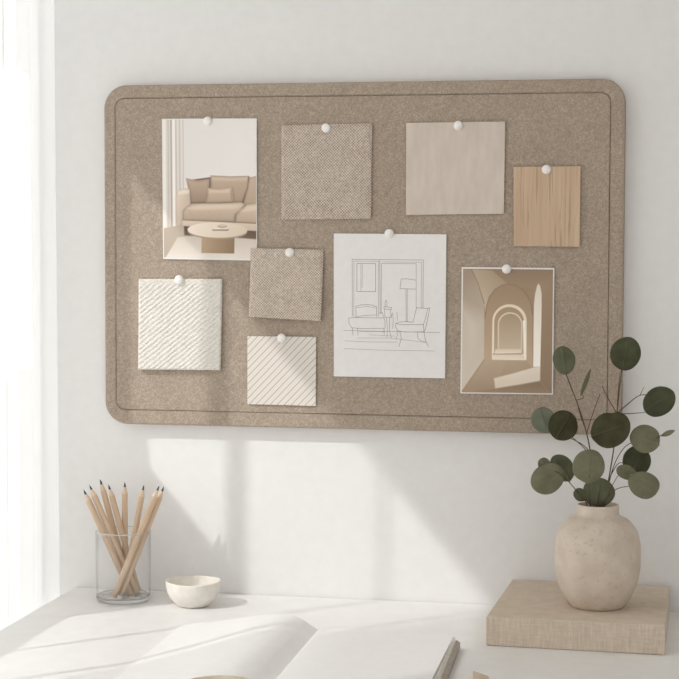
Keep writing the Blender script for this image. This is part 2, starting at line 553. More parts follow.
win = empty('window_1', (-.15, (WY0 + WY1) / 2, WZ0))
tag(win, kind='structure')
bm = bmesh.new()
add_box(bm, -.158, -.142, -.366, -.346, WZ0, WZ1, .001)          # stout post of the narrow casement
add_box(bm, -.154, -.147, -.592, -.587, CZ0, CZ1)               # slim glazing bar
add_box(bm, -.153, -.147, -.801, -.792, WZ0, WZ1, .001)
add_box(bm, -.156, -.144, -1.21, -1.19, WZ0, WZ1, .001)
bm_obj('window_frame', bm, M['frame'], win)
bm = bmesh.new()
for k in range(38):
    y = -.838 - .024 * k
    if abs(y + 1.2) > .02:
        add_box(bm, -.1455, -.1445, y - .0042, y + .0042, CZ0, CZ1)
bm_obj('sun_dimming_slats', bm, M['frame'], win)  # unseen slats, added to thin out the sun on the front of the desk
# added unseen frosted panes round the clear ones, stopping the sun and spreading its light
for y0, y1, z0, z1 in ((CY1, WY1, WZ0, WZ1), (-.346, CY1, WZ0, 1.194), (-.346, CY1, CZ1, WZ1), (WY0, -.366, WZ0, CZ0), (WY0, -.366, CZ1, WZ1)):
    box('added_diffuser_pane', (-.153, -.147, y0, y1, z0, z1), M['frosted'], win)
for y0, y1, z0 in ((-.346, CY1, 1.194), (-.587, -.366, CZ0), (-.786, -.592, CZ0), (-1.19, -.80, CZ0), (WY0, -1.21, CZ0)):
    box('window_pane', (-.1515, -.1485, y0, y1, z0, CZ1), M['pane'], win)
tag(box('trim_1', (-.10, -.07, -1.95, -.005, ZC - .02, ZC), M['track']), kind='structure')

# sheer curtain in soft folds, hung from the track
ny, nz = 760, 14
vs, fs = [], []
for j in range(nz + 1):
    z = .015 + (ZC - .02 - .015) * j / nz
    for i in range(ny + 1):
        t = i / ny
        y = -.006 - 1.94 * t
        ph = 2 * PI * (-y) / .108 + .9 * math.sin(-y * 9.0) - 1.9
        amp = .0085 + .003 * math.sin(-y * 23 + 1)
        x = -.081 + amp * (math.sin(ph) + .22 * math.sin(2 * ph + .6 + .25 * z)) + .0015 * math.sin(3 * z + 7 * y)
        vs.append((x, y, z))
for j in range(nz):
    for i in range(ny):
        a = j * (ny + 1) + i
        fs.append((a, a + 1, a + ny + 2, a + ny + 1))
me = bpy.data.meshes.new('sheer_curtain')
me.from_pydata(vs, [], fs)
cur = link('sheer_curtain', me, M['sheer'], smooth=True)
tag(cur, 'sheer white curtain hanging in soft folds at the left, beside the desk', 'curtain')

# ------------------------------------------------------------------ desk
desk = tag(empty('desk', (.62, -.43, 0)), 'white desk with a plain top, carrying the open book, glass, bowl and vase', 'desk')
box('desk_top', (-.0588, 1.35, -.86, -.002, .722, .75), M['desk'], desk, bev=.0012)
for lx, ly in ((-.03, -.05), (1.28, -.05), (-.03, -.83), (1.28, -.83)):
    box('leg', (lx, lx + .045, ly - .022, ly + .022, 0, .722), M['desk'], desk, bev=.002)


# ------------------------------------------------------------------ pinboard
def rrect(x0, x1, z0, z1, r, n=14):
    P = []
    for cx, cz, a0 in ((x1 - r, z1 - r, 0), (x0 + r, z1 - r, 90), (x0 + r, z0 + r, 180), (x1 - r, z0 + r, 270)):
        for k in range(n + 1):
            a = math.radians(a0 + 90 * k / n)
            P.append((cx + r * math.cos(a), cz + r * math.sin(a)))
    return P


def rings_mesh(name, rings, mat, parent, cap_last=False, cap_first=False, close=False):
    bm = bmesh.new()
    R_ = [[bm.verts.new((x, y, z)) for x, z in P] for P, y in rings]
    pairs = list(zip(R_[:-1], R_[1:]))
    if close:
        pairs.append((R_[-1], R_[0]))
    for a, b in pairs:
        n = len(a)
        for i in range(n):
            bm.faces.new((a[i], a[(i + 1) % n], b[(i + 1) % n], b[i]))
    if cap_last:
        bm.faces.new(R_[-1])
    if cap_first:
        bm.faces.new(R_[0])
    return bm_obj(name, bm, mat, parent)


BX0, BX1, BZ0, BZ1, BY = 0.0, .8, 1.0152, 1.5419, -.022
GX0, GX1, GZ0, GZ1, GR = .0185, .7785, 1.0378, 1.5215, .015
board = tag(empty('pinboard', (.4, 0, BZ0)), 'wide taupe felt pinboard with rounded corners, mounted on the white wall', 'pinboard')


def off(d, r0, x0=BX0, x1=BX1, z0=BZ0, z1=BZ1):
    return rrect(x0 + d, x1 - d, z0 + d, z1 - d, max(r0 - d, .002))


def goff(d):
    return off(d, GR, GX0, GX1, GZ0, GZ1)


rings_mesh('border_frame', [(off(0, .036), -.0005), (off(0, .036), BY + .003), (off(.0009, .036), BY + .0009),
                            (off(.003, .036), BY), (goff(-.0020), BY), (goff(0), BY + .0015), (goff(.0002), BY + .0030),
                            (goff(.0004), -.0005)], M['felt'], board, close=True)
rings_mesh('felt_panel', [(goff(.0006), -.0005), (goff(.0004), BY + .0030), (goff(.0007), BY + .0006), (goff(.0012), BY)],
           M['felt'], board, cap_last=True, cap_first=True)


# ------------------------------------------------------------------ pinned papers
def quad_at(q, u, v):
    """u 0..1 left to right, v 0..1 top to bottom -> x, z"""
    tl, tr, br, bl = [np.array(p) for p in q]
    p = (1 - v) * ((1 - u) * tl + u * tr) + v * ((1 - u) * bl + u * br)
    return p[0], p[1]


def slab(name, q, y_back, th, mat, parent=None, nu=8, nv=8, disp=None, curl=None, edge=None):
    """A sheet of real thickness; disp(u, v) lifts its face, curl(u, v) lifts the whole sheet off the board."""
    bm = bmesh.new()
    F, B = {}, {}
    for j in range(nv + 1):
        for i in range(nu + 1):
            u, v = i / nu, j / nv
            x, z = quad_at(q, u, v)
            if edge:
                dx, dz = edge(u, v)
                x += dx; z += dz
            c = curl(u, v) if curl else 0
            d = disp(u, v) if disp else 0
            F[i, j] = bm.verts.new((x, y_back - c - th - d, z))
            B[i, j] = bm.verts.new((x, y_back - c, z))
    for j in range(nv):
        for i in range(nu):
            bm.faces.new((F[i, j], F[i, j + 1], F[i + 1, j + 1], F[i + 1, j]))
            bm.faces.new((B[i, j], B[i + 1, j], B[i + 1, j + 1], B[i, j + 1]))
    for i in range(nu):
        bm.faces.new((F[i, 0], F[i + 1, 0], B[i + 1, 0], B[i, 0]))
        bm.faces.new((F[i, nv], B[i, nv], B[i + 1, nv], F[i + 1, nv]))
    for j in range(nv):
        bm.faces.new((F[0, j], B[0, j], B[0, j + 1], F[0, j + 1]))
        bm.faces.new((F[nu, j], F[nu, j + 1], B[nu, j + 1], B[nu, j]))
    return bm_obj(name, bm, mat, parent)


def place_origin(o, q):
    """Give a one-mesh sheet its own origin at its middle."""
    x, z = quad_at(q, .5, .5)
    c = Vector((x, BY, z))
    o.data.transform(Matrix.Translation(-c))
    o.location = c


YB = BY - .0002
YL = YB - .0016        # loosely hanging sheets stand a little off the felt
q = PAPERS['fabric_large']
o = slab('fabric_swatch', q, YB, .0042, M['cloth_large'], nu=30, nv=30,
         disp=lambda u, v: -.0016 * (max(0, abs(u - .5) - .47) + max(0, abs(v - .5) - .47)) / .03,
         curl=lambda u, v: .004 * max(0, u - .55) ** 2 + .003 * max(0, v - .6) ** 2,
         edge=lambda u, v: (.0006 * mnoise.noise((u * 9, v * 9, 3)), .0006 * mnoise.noise((u * 9, v * 9, 8))))
place_origin(o, q)
tag(o, 'larger square woven taupe fabric swatch, right of the living room photo', 'fabric swatch', 'fabric swatches on the pinboard')
q = PAPERS['fabric_small']
o = slab('fabric_swatch', q, YB - .0012, .005, M['cloth_small'], nu=30, nv=30,
         disp=lambda u, v: -.0016 * (max(0, abs(u - .5) - .47) + max(0, abs(v - .5) - .47)) / .03,
         curl=lambda u, v: .006 * v ** 2,
         edge=lambda u, v: (.0006 * mnoise.noise((u * 9, v * 9, 13)), .0006 * mnoise.noise((u * 9, v * 9, 18))))
place_origin(o, q)
tag(o, 'smaller woven sand fabric swatch overlapping the living room photo at its lower right corner', 'fabric swatch',
    'fabric swatches on the pinboard')
q = PAPERS['greige_card']
o = slab('material_card', q, YL, .0018, M['greige'], nu=6, nv=6)
place_origin(o, q)
tag(o, 'plain greige sample card with faint streaks at the top of the pinboard', 'sample card')
q = PAPERS['wood']
o = slab('wood_sample', q, YL, .003, M['veneer'], nu=2, nv=2)
place_origin(o, q)
tag(o, 'light oak veneer sample with vertical grain, at the right of the pinboard', 'wood sample')


def knit_h(u, v):
    W_, H_ = .133, .140
    x, z = u * W_, -v * H_
    n1 = mnoise.noise((x * 60, z * 60, 1.0))
    a = math.radians(38)
    s = -x * math.sin(a) + z * math.cos(a) + .0012 * n1       # across the ribs
    t = x * math.cos(a) + z * math.sin(a)                      # along the ribs
    k = 2 * PI / .0062
    rib = .5 + .5 * math.sin(k * s)
    loop = .5 + .5 * math.sin(2 * PI * t / .0042 + 2.2 * math.sin(k * s * .5) + 1.5 * n1)
    h = .0017 * rib ** .7 * (.55 + .45 * loop) + .0005 * mnoise.noise((x * 420, z * 420, 4.0))
    if v < .055:
        h = .0009 + .0008 * (.5 + .5 * math.sin(2 * PI * x / .0048)) * (.5 + .5 * math.sin(2 * PI * v / .055))
    e = min(u, 1 - u, v, 1 - v)
    return h * min(1, e / .02) - .001 * max(0, 1 - e / .015)


q = PAPERS['knit']
o = slab('knit_swatch', q, YB, .0055, M['knit'], nu=190, nv=200, disp=knit_h,
         curl=lambda u, v: .003 * v ** 2,
         edge=lambda u, v: (.0008 * mnoise.noise((u * 4, v * 40, 3)), .0008 * mnoise.noise((u * 40, v * 4, 8))))
for f in o.data.polygons:
    f.use_smooth = True
place_origin(o, q)
tag(o, 'cream chunky knit swatch with diagonal ribs, at the lower left of the pinboard', 'knit swatch')
q = PAPERS['lined']
o = slab('lined_card', q, YL, .0016, M['lined'], nu=6, nv=6)
place_origin(o, q)
tag(o, 'small off-white card with thin diagonal lines, below the smaller fabric swatch', 'sample card')


# --- printed pictures: a colour per point of a fine grid on the sheet
class Canvas:
    def __init__(s, x0, y0, x1, y1, step):
        s.nu, s.nv = int((x1 - x0) / step), int((y1 - y0) / step)
        s.X, s.Y = np.meshgrid(np.linspace(x0, x1, s.nu + 1), np.linspace(y0, y1, s.nv + 1))
        s.C = np.zeros(s.X.shape + (3,))

    def mute(s, k):
        g_ = (s.C * np.array([.3, .59, .11])).sum(-1, keepdims=True) * np.array([1.02, 1.0, .975])
        s.C = s.C * (1 - k) + g_ * k

    def sd(s, pts):
        P = np.array(pts, float)
        d2 = np.full(s.X.shape, 1e9)
        ins = np.zeros(s.X.shape, bool)
        for (ax, ay), (bx, by) in zip(P, np.roll(P, -1, 0)):
            ex, ey = bx - ax, by - ay
            wx, wy = s.X - ax, s.Y - ay
            t = np.clip((wx * ex + wy * ey) / (ex * ex + ey * ey + 1e-9), 0, 1)
            d2 = np.minimum(d2, (wx - t * ex) ** 2 + (wy - t * ey) ** 2)
            if ay != by:
                c = (ay > s.Y) != (by > s.Y)
                ins ^= c & (s.X < ex * (s.Y - ay) / (by - ay) + ax)
        d = np.sqrt(d2)
        return np.where(ins, -d, d)

    def poly(s, pts, c0, c1=None, axis=(0, 1), soft=2.0, curve=False, edge=0.0, edge_w=10.0, alpha=1.0):
        if curve:
            q_ = [pts[-1]] + list(pts) + [pts[0], pts[1]]
            out = []
            for i in range(1, len(q_) - 2):
                p0, p1, p2, p3 = [np.array(p, float) for p in q_[i - 1:i + 3]]
                for k in range(6):
                    t = k / 6
                    out.append(.5 * (2 * p1 + (p2 - p0) * t + (2 * p0 - 5 * p1 + 4 * p2 - p3) * t * t + (3 * p1 - p0 - 3 * p2 + p3) * t ** 3))
            pts = out
        d = s.sd(pts)
        m = np.clip(.5 - d / soft, 0, 1) * alpha
        P = np.array(pts, float)
        pr = s.X * axis[0] + s.Y * axis[1]
        pp = P @ np.array(axis, float)
        t = np.clip((pr - pp.min()) / (np.ptp(pp) + 1e-9), 0, 1)[..., None]
        col = np.array(c0, float) * (1 - t) + np.array(c1 if c1 is not None else c0, float) * t
        if edge:
            col = col * (1 - edge * np.clip(1 + d / edge_w, 0, 1) ** 2)[..., None]
        s.C = s.C * (1 - m[..., None]) + col * m[..., None]

    def line(s, pts, c, w=2.0, soft=1.5, alpha=1.0):
        for (ax, ay), (bx, by) in zip(pts[:-1], pts[1:]):
            ex, ey = bx - ax, by - ay
            t = np.clip(((s.X - ax) * ex + (s.Y - ay) * ey) / (ex * ex + ey * ey + 1e-9), 0, 1)
            d = np.hypot(s.X - ax - t * ex, s.Y - ay - t * ey)
            m = (np.clip((w / 2 - d) / soft + .5, 0, 1) * alpha)[..., None]
            s.C = s.C * (1 - m) + np.array(c, float) * m


def ell(cx, cy, rx, ry, a0=0, a1=360, n=40):
    return [(cx + rx * math.cos(math.radians(a0 + (a1 - a0) * k / n)), cy + ry * math.sin(math.radians(a0 + (a1 - a0) * k / n)))
            for k in range(n + (0 if a1 - a0 == 360 else 1))]


def print_mat(name, gain):
    m, nt, b = new_mat(name, (1, 1, 1, 1), .5, .25)
    a = N(nt, 'ShaderNodeVertexColor', layer_name='print')
    g = N(nt, 'ShaderNodeMix', data_type='RGBA', blend_type='MULTIPLY')
    g.inputs['Factor'].default_value = 1
    g.inputs['B'].default_value = (gain, gain, gain, 1)
    nt.links.new(a.outputs['Color'], g.inputs['A'])
    nt.links.new(g.outputs['Result'], b.inputs['Base Color'])
    return m


def print_obj(name, cv, q, x0, y0, x1, y1, y, mat, parent):
    """Canvas units x0..x1, y0..y1 span the whole sheet q."""
    U = (cv.X - x0) / (x1 - x0)
    V = (cv.Y - y0) / (y1 - y0)
    tl, tr, br, bl = [np.array(p) for p in q]
    U_, V_ = U[..., None], V[..., None]
    P = (1 - V_) * ((1 - U_) * tl + U_ * tr) + V_ * ((1 - U_) * bl + U_ * br)
    n = cv.X.size
    co = np.zeros((n, 3))
    co[:, 0] = P[..., 0].ravel(); co[:, 1] = y; co[:, 2] = P[..., 1].ravel()
    nu = cv.nu + 1
    ii, jj = np.meshgrid(np.arange(cv.nu), np.arange(cv.nv))
    a = (jj * nu + ii).ravel()
    faces = np.stack([a, a + nu, a + nu + 1, a + 1], 1)
    me = bpy.data.meshes.new(name)
    me.from_pydata(co.tolist(), [], faces.tolist())
    c = np.clip(cv.C.reshape(-1, 3) / 255.0, 0, 1)
    c = np.where(c <= .04045, c / 12.92, ((c + .055) / 1.055) ** 2.4)
    at = me.color_attributes.new('print', 'FLOAT_COLOR', 'POINT')
    at.data.foreach_set('color', np.concatenate([c, np.ones((n, 1))], 1).astype(np.float32).ravel())
    return link(name, me, mat, parent)


# living room picture
q = PAPERS['living_photo']
c0 = quad_at(q, .5, .5)
lp = tag(empty('photo_print', (c0[0], BY, c0[1])), 'photo print of a beige sofa and round coffee table on the pinboard',
         'photo print', 'photo prints on the pinboard')
slab('photo_paper', q, YL, .0008, M['paper'], lp, 2, 2)
cv = Canvas(54, 61, 437, 633, 1.7)
cv.poly([(0, 0), (500, 0), (500, 700), (0, 700)], (216, 212, 209), (228, 224, 221), (1, .2))
cv.poly([(54, 60), (137, 60), (137, 505), (54, 512)], (214, 207, 200), (206, 197, 187), soft=4)
for x, w, c in ((60, 12, (232, 227, 221)), (76, 5, (190, 181, 171)), (88, 6, (168, 157, 146)), (98, 11, (240, 236, 231)),
                (108, 4, (190, 181, 172)), (116, 5, (222, 215, 208)), (123, 3, (186, 177, 167)), (131, 5, (224, 217, 211)),
                (138, 3, (188, 180, 172))):
    cv.line([(x, 50), (x, 508 - (x - 54) * .1)], c, w, 3, .85)
cv.poly([(50, 512), (140, 495), (500, 495), (500, 650), (50, 650)], (186, 169, 150), (180, 163, 144))
cv.poly([(57, 640), (112, 548), (205, 540), (460, 552), (460, 650)], (200, 188, 174), (222, 212, 201), soft=3)
sh = [(138, 490), (445, 515), (445, 552), (330, 545), (140, 540)]
cv.poly(sh, (92, 74, 60), (118, 97, 80), soft=6)
cv.poly([(165, 310), (250, 298), (445, 298), (445, 500), (132, 490), (140, 430), (165, 405)], (120, 98, 80), soft=2)
cv.poly([(250, 291), (330, 294), (408, 292), (404, 340), (380, 402), (250, 402)], (194, 168, 144), (170, 143, 119), edge=.18, edge_w=14, soft=2.5)
cv.poly([(410, 300), (440, 291), (445, 410), (385, 410)], (200, 175, 151), (180, 153, 129), edge=.12, edge_w=14, soft=2.5)
cv.line([(408, 294), (402, 345), (382, 402)], (118, 95, 77), 3, 3, .8)
cv.poly([(148, 303), (195, 312), (246, 305), (243, 350), (236, 402), (185, 407), (166, 404), (158, 350)], (192, 166, 143), (158, 131, 108), edge=.15, edge_w=16, soft=2.5)
cv.poly([(104, 380), (112, 355), (140, 345), (165, 348), (168, 412), (138, 436), (132, 500), (104, 506)], (222, 203, 184), (196, 173, 150), (1, .35), edge=.1, edge_w=12, soft=2.5)
cv.line([(165, 352), (168, 412), (140, 434)], (128, 104, 85), 3, 4, .8)
cv.poly([(133, 478), (133, 440), (150, 421), (172, 408), (260, 404), (375, 399), (392, 410), (372, 436), (352, 452), (348, 482)],
        (212, 189, 166), (180, 154, 130), edge=.2, edge_w=13, soft=2.5)
cv.poly([(350, 484), (354, 452), (375, 430), (398, 409), (445, 403), (445, 488)], (214, 192, 169), (182, 157, 133), edge=.2, edge_w=13, soft=2.5)
cv.poly([(131, 476), (445, 488), (445, 519), (131, 501)], (218, 199, 179), (200, 178, 156), edge=.08, edge_w=6)
cv.line([(131, 477), (345, 483), (445, 488)], (134, 110, 90), 2.5, 3, .8)
cv.line([(170, 404), (280, 403), (380, 399)], (122, 98, 79), 3, 4, .7)
cv.poly([(236, 342), (285, 345), (338, 338), (336, 370), (341, 400), (285, 403), (229, 405), (236, 372)], (206, 181, 157), (180, 153, 129), edge=.18, edge_w=11, soft=2.2)
cv.line([(232, 405), (285, 405), (340, 402)], (128, 104, 84), 3, 4, .75)
cv.line([(341, 342), (345, 372), (348, 398)], (134, 109, 88), 4, 6, .5)
cv.line([(246, 310), (252, 330)], (128, 104, 84), 3, 4, .6)
cv.poly([(255, 297), (330, 299), (402, 297), (398, 312), (330, 314), (256, 312)], (214, 192, 170), soft=10, alpha=.55)
cv.poly([(150, 428), (200, 414), (330, 411), (372, 414), (345, 428), (180, 434)], (222, 202, 181), soft=12, alpha=.6)
cv.poly([(372, 438), (402, 418), (440, 414), (440, 432), (390, 440)], (224, 204, 183), soft=12, alpha=.55)
cv.poly([(112, 358), (140, 349), (162, 352), (160, 366), (115, 372)], (234, 219, 202), soft=8, alpha=.7)
cv.poly([(244, 350), (285, 352), (328, 347), (326, 362), (246, 364)], (220, 197, 175), soft=8, alpha=.6)
for k in range(5):
    cv.line([(160 + 40 * k, 440), (175 + 40 * k, 458)], (176, 149, 125), 2, 4, .35)
cv.poly([(212, 545), (348, 545), (346, 612), (210, 612)], (184, 154, 120), (140, 113, 84), (1, .2), soft=2)
cv.poly(ell(277, 523, 123, 31), (172, 147, 121), soft=2)
cv.poly(ell(277, 516, 124, 32), (233, 219, 201), (212, 193, 170), (1, 1), soft=2)
cv.poly([(254, 511), (326, 509), (321, 519), (258, 520)], (158, 135, 112), soft=2)
cv.poly([(258, 508), (322, 506), (322, 512), (256, 514)], (226, 214, 199), soft=2)
cv.poly(ell(298, 500, 20, 7), (176, 152, 128), soft=2)
cv.poly(ell(298, 497, 18, 5), (206, 187, 166), soft=2)
cv.mute(.24)
print_obj('printed_picture', cv, q, 50, 57, 440, 640, YL - .0010, print_mat('living_room_print', 1.17), lp)

# arched passage picture
q = PAPERS['arch']
c0 = quad_at(q, .5, .5)
ap = tag(empty('photo_print', (c0[0], BY, c0[1])), 'photo print of a beige arched corridor with a white border, beside the eucalyptus',
         'photo print', 'photo prints on the pinboard')
slab('photo_paper', q, YL, .0008, M['paper'], ap, 2, 2)
cv = Canvas(56, 79, 436, 606, 1.7)
cv.poly([(0, 0), (500, 0), (500, 700), (0, 700)], (142, 121, 100), (156, 135, 112))
cv.poly([(50, 60), (450, 60), (450, 95), (392, 165), (250, 150), (150, 225), (92, 80)], (132, 112, 92), (160, 139, 116), soft=6)
cv.poly([(50, 60), (92, 80), (120, 140), (148, 228), (150, 465), (52, 612)], (148, 131, 113), (202, 192, 178), (.5, 1), soft=3)
cv.poly([(54, 250), (148, 300), (150, 465), (52, 612)], (206, 197, 184), (188, 175, 158), (1, .5), soft=90, alpha=.75)
cv.poly([(92, 80), (180, 85), (245, 140), (190, 165), (165, 200), (152, 260), (146, 220)], (156, 136, 114), (186, 170, 150), (-1, 1), soft=5)
cv.line([(92, 82), (120, 140), (147, 225)], (110, 91, 73), 3, 4, .7)
cv.poly([(350, 490), (345, 225), (330, 175), (398, 150), (442, 84), (442, 610), (388, 552)], (150, 128, 105), (138, 117, 95), (1, .3), soft=3)
arch = [(150, 468), (151, 290), (158, 235), (172, 196), (195, 164), (222, 147), (250, 142), (280, 148), (308, 165), (332, 195), (346, 232), (352, 275), (354, 497)]
cv.poly(arch, (148, 126, 102), (184, 161, 135), (0, 1), soft=2.5)
cv.line(arch[1:12], (118, 98, 79), 2.5, 3, .75)


def archp(l, r, top, bot, sq=1.0):
    cx, rx = (l + r) / 2, (r - l) / 2
    return [(l, bot)] + [(cx + rx * math.cos(math.radians(a)), top + rx * sq - rx * sq * math.sin(math.radians(a))) for a in range(180, -1, -6)] + [(r, bot)]


cv.poly(archp(183, 328, 228, 466), (214, 200, 180), (228, 217, 201), soft=2.5)
cv.poly(archp(191, 316, 240, 442), (158, 136, 112), (178, 156, 130), soft=2.5)
cv.line([(316, 300), (322, 458)], (240, 232, 219), 9, 3, .9)
cv.poly([(186, 442), (312, 438), (326, 462), (183, 468)], (212, 198, 180), (222, 210, 194), soft=3)
cv.line([(188, 441), (306, 439)], (134, 112, 90), 4, 3, .8)
cv.poly(archp(206, 310, 262, 422), (208, 193, 173), soft=2.5)
cv.poly(archp(211, 305, 268, 420), (160, 140, 117), (190, 172, 150), soft=2.5)
cv.poly([(196, 420), (308, 418), (308, 436), (194, 440)], (204, 188, 168), (222, 210, 193), soft=3)
cv.poly([(150, 466), (330, 466), (356, 498), (388, 490), (388, 552), (440, 612), (50, 612)], (172, 152, 130), (150, 129, 107), soft=3)
cv.poly([(150, 466), (240, 470), (200, 590), (50, 612)], (178, 160, 139), (150, 130, 108), soft=14, alpha=.7)
cv.poly([(192, 545), (280, 520), (352, 498), (387, 488), (387, 552), (300, 570), (198, 588)], (216, 205, 190), (202, 189, 172), soft=6)
cv.poly([(90, 606), (200, 590), (300, 572), (387, 556), (430, 606)], (134, 113, 92), (146, 125, 103), soft=4)
cv.poly([(355, 495), (357, 230), (362, 180), (370, 148), (376, 138), (383, 150), (389, 182), (391, 230), (387, 490)], (206, 195, 180), (238, 233, 224), (.3, 1), soft=3)
cv.line([(354, 225), (356, 495)], (128, 107, 86), 2.5, 3, .7)
cv.line([(392, 200), (389, 552), (438, 608)], (118, 98, 79), 2.5, 3, .6)
cv.line([(150, 466), (54, 608)], (128, 109, 90), 3, 4, .6)
cv.mute(.04)
print_obj('printed_picture', cv, q, 50, 72, 441, 611, YL - .0010, print_mat('arch_print', 1.32), ap)

# interior sketch
q = PAPERS['sketch']
c0 = quad_at(q, .5, .5)
sk = tag(empty('sketch_sheet', (c0[0], BY, c0[1])), 'white sheet with a thin line drawing of a room with lamp and chair', 'drawing')
slab('paper', q, YL, .0009, M['sheet'], sk, 4, 6)
LN = [
    ([(131, 385), (130, 157), (413, 157), (413, 350)], .8), ([(137, 385), (137, 164), (236, 164)], .5), ([(240, 157), (243, 372)], .9),
    ([(235, 164), (236, 385)], .5), ([(247, 372), (247, 172), (385, 172), (386, 348)], .6), ([(252, 166), (406, 166), (406, 350)], .4),
    ([(149, 173), (224, 173), (224, 285), (149, 285), (149, 173)], 1.0), ([(170, 176), (170, 270)], .6), ([(165, 173), (165, 285)], .4),
    ([(326, 234), (321, 272), (384, 273)], .8), ([(326, 234), (345, 232), (384, 237)], .8), ([(345, 274), (347, 405)], .7), ([(350, 274), (351, 405)], .7),
    ([(146, 388), (145, 345), (165, 339), (190, 337), (215, 340), (228, 346), (229, 386)], .9), ([(146, 388), (180, 381), (229, 378)], .7),
    ([(150, 350), (190, 345), (226, 350)], .4), ([(116, 392), (145, 390), (258, 390), (262, 400), (262, 430)], .8),
    ([(116, 392), (118, 415), (128, 431), (170, 434), (262, 431)], .8), ([(131, 432), (134, 462)], .9), ([(152, 434), (154, 460)], .9),
    ([(258, 432), (259, 455)], .8), ([(158, 446), (262, 445)], .5), ([(236, 372), (252, 369), (256, 386), (287, 388), (290, 372)], .7),
    ([(258, 345), (288, 347), (287, 356), (258, 354), (258, 345)], .7), ([(260, 355), (262, 386)], .7), ([(284, 357), (286, 386)], .7),
    ([(263, 344), (262, 330), (266, 318), (270, 330), (269, 344)], .6), ([(268, 388), (272, 440), (270, 470)], .7), ([(280, 388), (280, 440), (288, 470)], .8),
    ([(293, 368), (295, 400), (293, 432)], .7), ([(310, 366), (311, 400)], .7), ([(388, 347), (432, 350), (440, 346), (437, 365), (424, 430), (418, 443)], .9),
    ([(388, 347), (380, 380), (374, 406)], .8), ([(432, 350), (425, 385), (415, 415)], .8), ([(374, 406), (345, 403), (318, 406), (305, 412)], .8),
    ([(305, 412), (330, 416), (415, 414), (418, 443), (340, 445), (314, 441), (305, 426), (305, 412)], .9), ([(322, 446), (328, 470), (318, 504)], .9),
    ([(310, 440), (312, 458), (306, 474)], .8), ([(418, 443), (424, 478), (436, 501)], .9), ([(392, 446), (393, 468), (404, 478), (424, 485)], .8),
    ([(96, 442), (300, 444), (480, 445)], .6), ([(100, 484), (200, 487), (310, 486)], .4), ([(98, 515), (240, 519), (460, 519)], .4),
    ([(150, 472), (280, 470), (430, 486)], .3), ([(200, 458), (300, 462)], .3),
]
bm = bmesh.new()
for pts, w in LN:
    W2 = []
    for x, y in pts:
        X, Z = quad_at(q, (x - 56) / (503 - 56), (y - 54) / (628 - 54))
        W2.append((X, Z))
    hw = .00030 * (w * .6 + .4)
    for (ax, az), (bx, bz) in zip(W2[:-1], W2[1:]):
        d = math.hypot(bx - ax, bz - az) + 1e-9
        nx, nz_ = -(bz - az) / d * hw, (bx - ax) / d * hw
        ex, ez = (bx - ax) / d * hw, (bz - az) / d * hw
        yv = YL - .00105
        v = [bm.verts.new(p) for p in ((ax - ex + nx, yv, az - ez + nz_), (bx + ex + nx, yv, bz + ez + nz_),
                                       (bx + ex - nx, yv, bz + ez - nz_), (ax - ex - nx, yv, az - ez - nz_))]
        bm.faces.new(v)
bm_obj('drawn_lines', bm, M['ink'], sk, normals=False)

# push pins
PIN_ON = [('living room photo print', .0026), ('larger fabric swatch', .0042), ('plain greige sample card', .0034), ('oak veneer sample', .0046),
          ('cream knit swatch', .0066), ('smaller fabric swatch', .0064), ('diagonally lined card', .0032), ('line drawing of a room', .0026),
          ('arched corridor photo print', .0026)]
bm = bmesh.new()
lathe(bm, [(0, .0066), (.0022, .0064), (.0045, .0056), (.0062, .0042), (.0070, .0026), (.0070, .0012), (.0064, 0), (0, 0)], 0, 0, 28)
pin_me = bpy.data.meshes.new('push_pin')
bmesh.ops.recalc_face_normals(bm, faces=bm.faces)
bmesh.ops.rotate(bm, verts=bm.verts, cent=(0, 0, 0), matrix=Matrix.Rotation(PI / 2, 3, 'X'))
bm.to_mesh(pin_me)
bm.free()
pin_me.materials.append(M['pin'])
pin_me.polygons.foreach_set('use_smooth', [True] * len(pin_me.polygons))
for (x, z), (what, th) in zip(PINS, PIN_ON):
    p = bpy.data.objects.new('push_pin', pin_me)
    COL.objects.link(p)
    p.location = (x, YB - th, z)
    tag(p, 'round white push pin holding the ' + what, 'push pin', 'push pins on the pinboard')

# ------------------------------------------------------------------ glass with pencils
GC = (.0481, -.082)
g = tag(empty('drinking_glass', (GC[0], GC[1], .75)), 'clear straight-sided drinking glass holding the wooden pencils', 'glass')
bm = bmesh.new()
lathe(bm, [(.0418, .7572), (.0420, .80), (.0424, .8566), (.0409, .8566), (.0405, .80), (.0402, .7592)], GC[0], GC[1], 72)
bm_obj('glass_wall', bm, M['tumbler'], g, True)
bm = bmesh.new()
lathe(bm, [(.0425, .8567), (.0423, .8575), (.0417, .8579), (.0411, .8575), (.0408, .8567), (.0425, .8567)], GC[0], GC[1], 72)
bm_obj('rim', bm, M['tumbler_rim'], g, True)
bm = bmesh.new()
lathe(bm, [(0, .7502), (.0365, .7502), (.0400, .7510), (.0416, .7538), (.0418, .7571), (.0402, .7591), (.0385, .7585), (0, .7580)], GC[0], GC[1], 72)
bm_obj('base', bm, M['tumbler_base'], g, True)
PLAB = ['leftmost wooden pencil in the glass, leaning furthest left', 'second wooden pencil from the left in the glass, just right of the leftmost',
        'third wooden pencil from the left, the tallest tip in the glass', 'fourth wooden pencil from the left in the glass',
        'upright wooden pencil in the middle of the glass', 'wooden pencil leaning slightly right, third from the right in the glass',
        'second wooden pencil from the right, crossing in front at the glass bottom', 'rightmost wooden pencil in the glass, leaning furthest right']
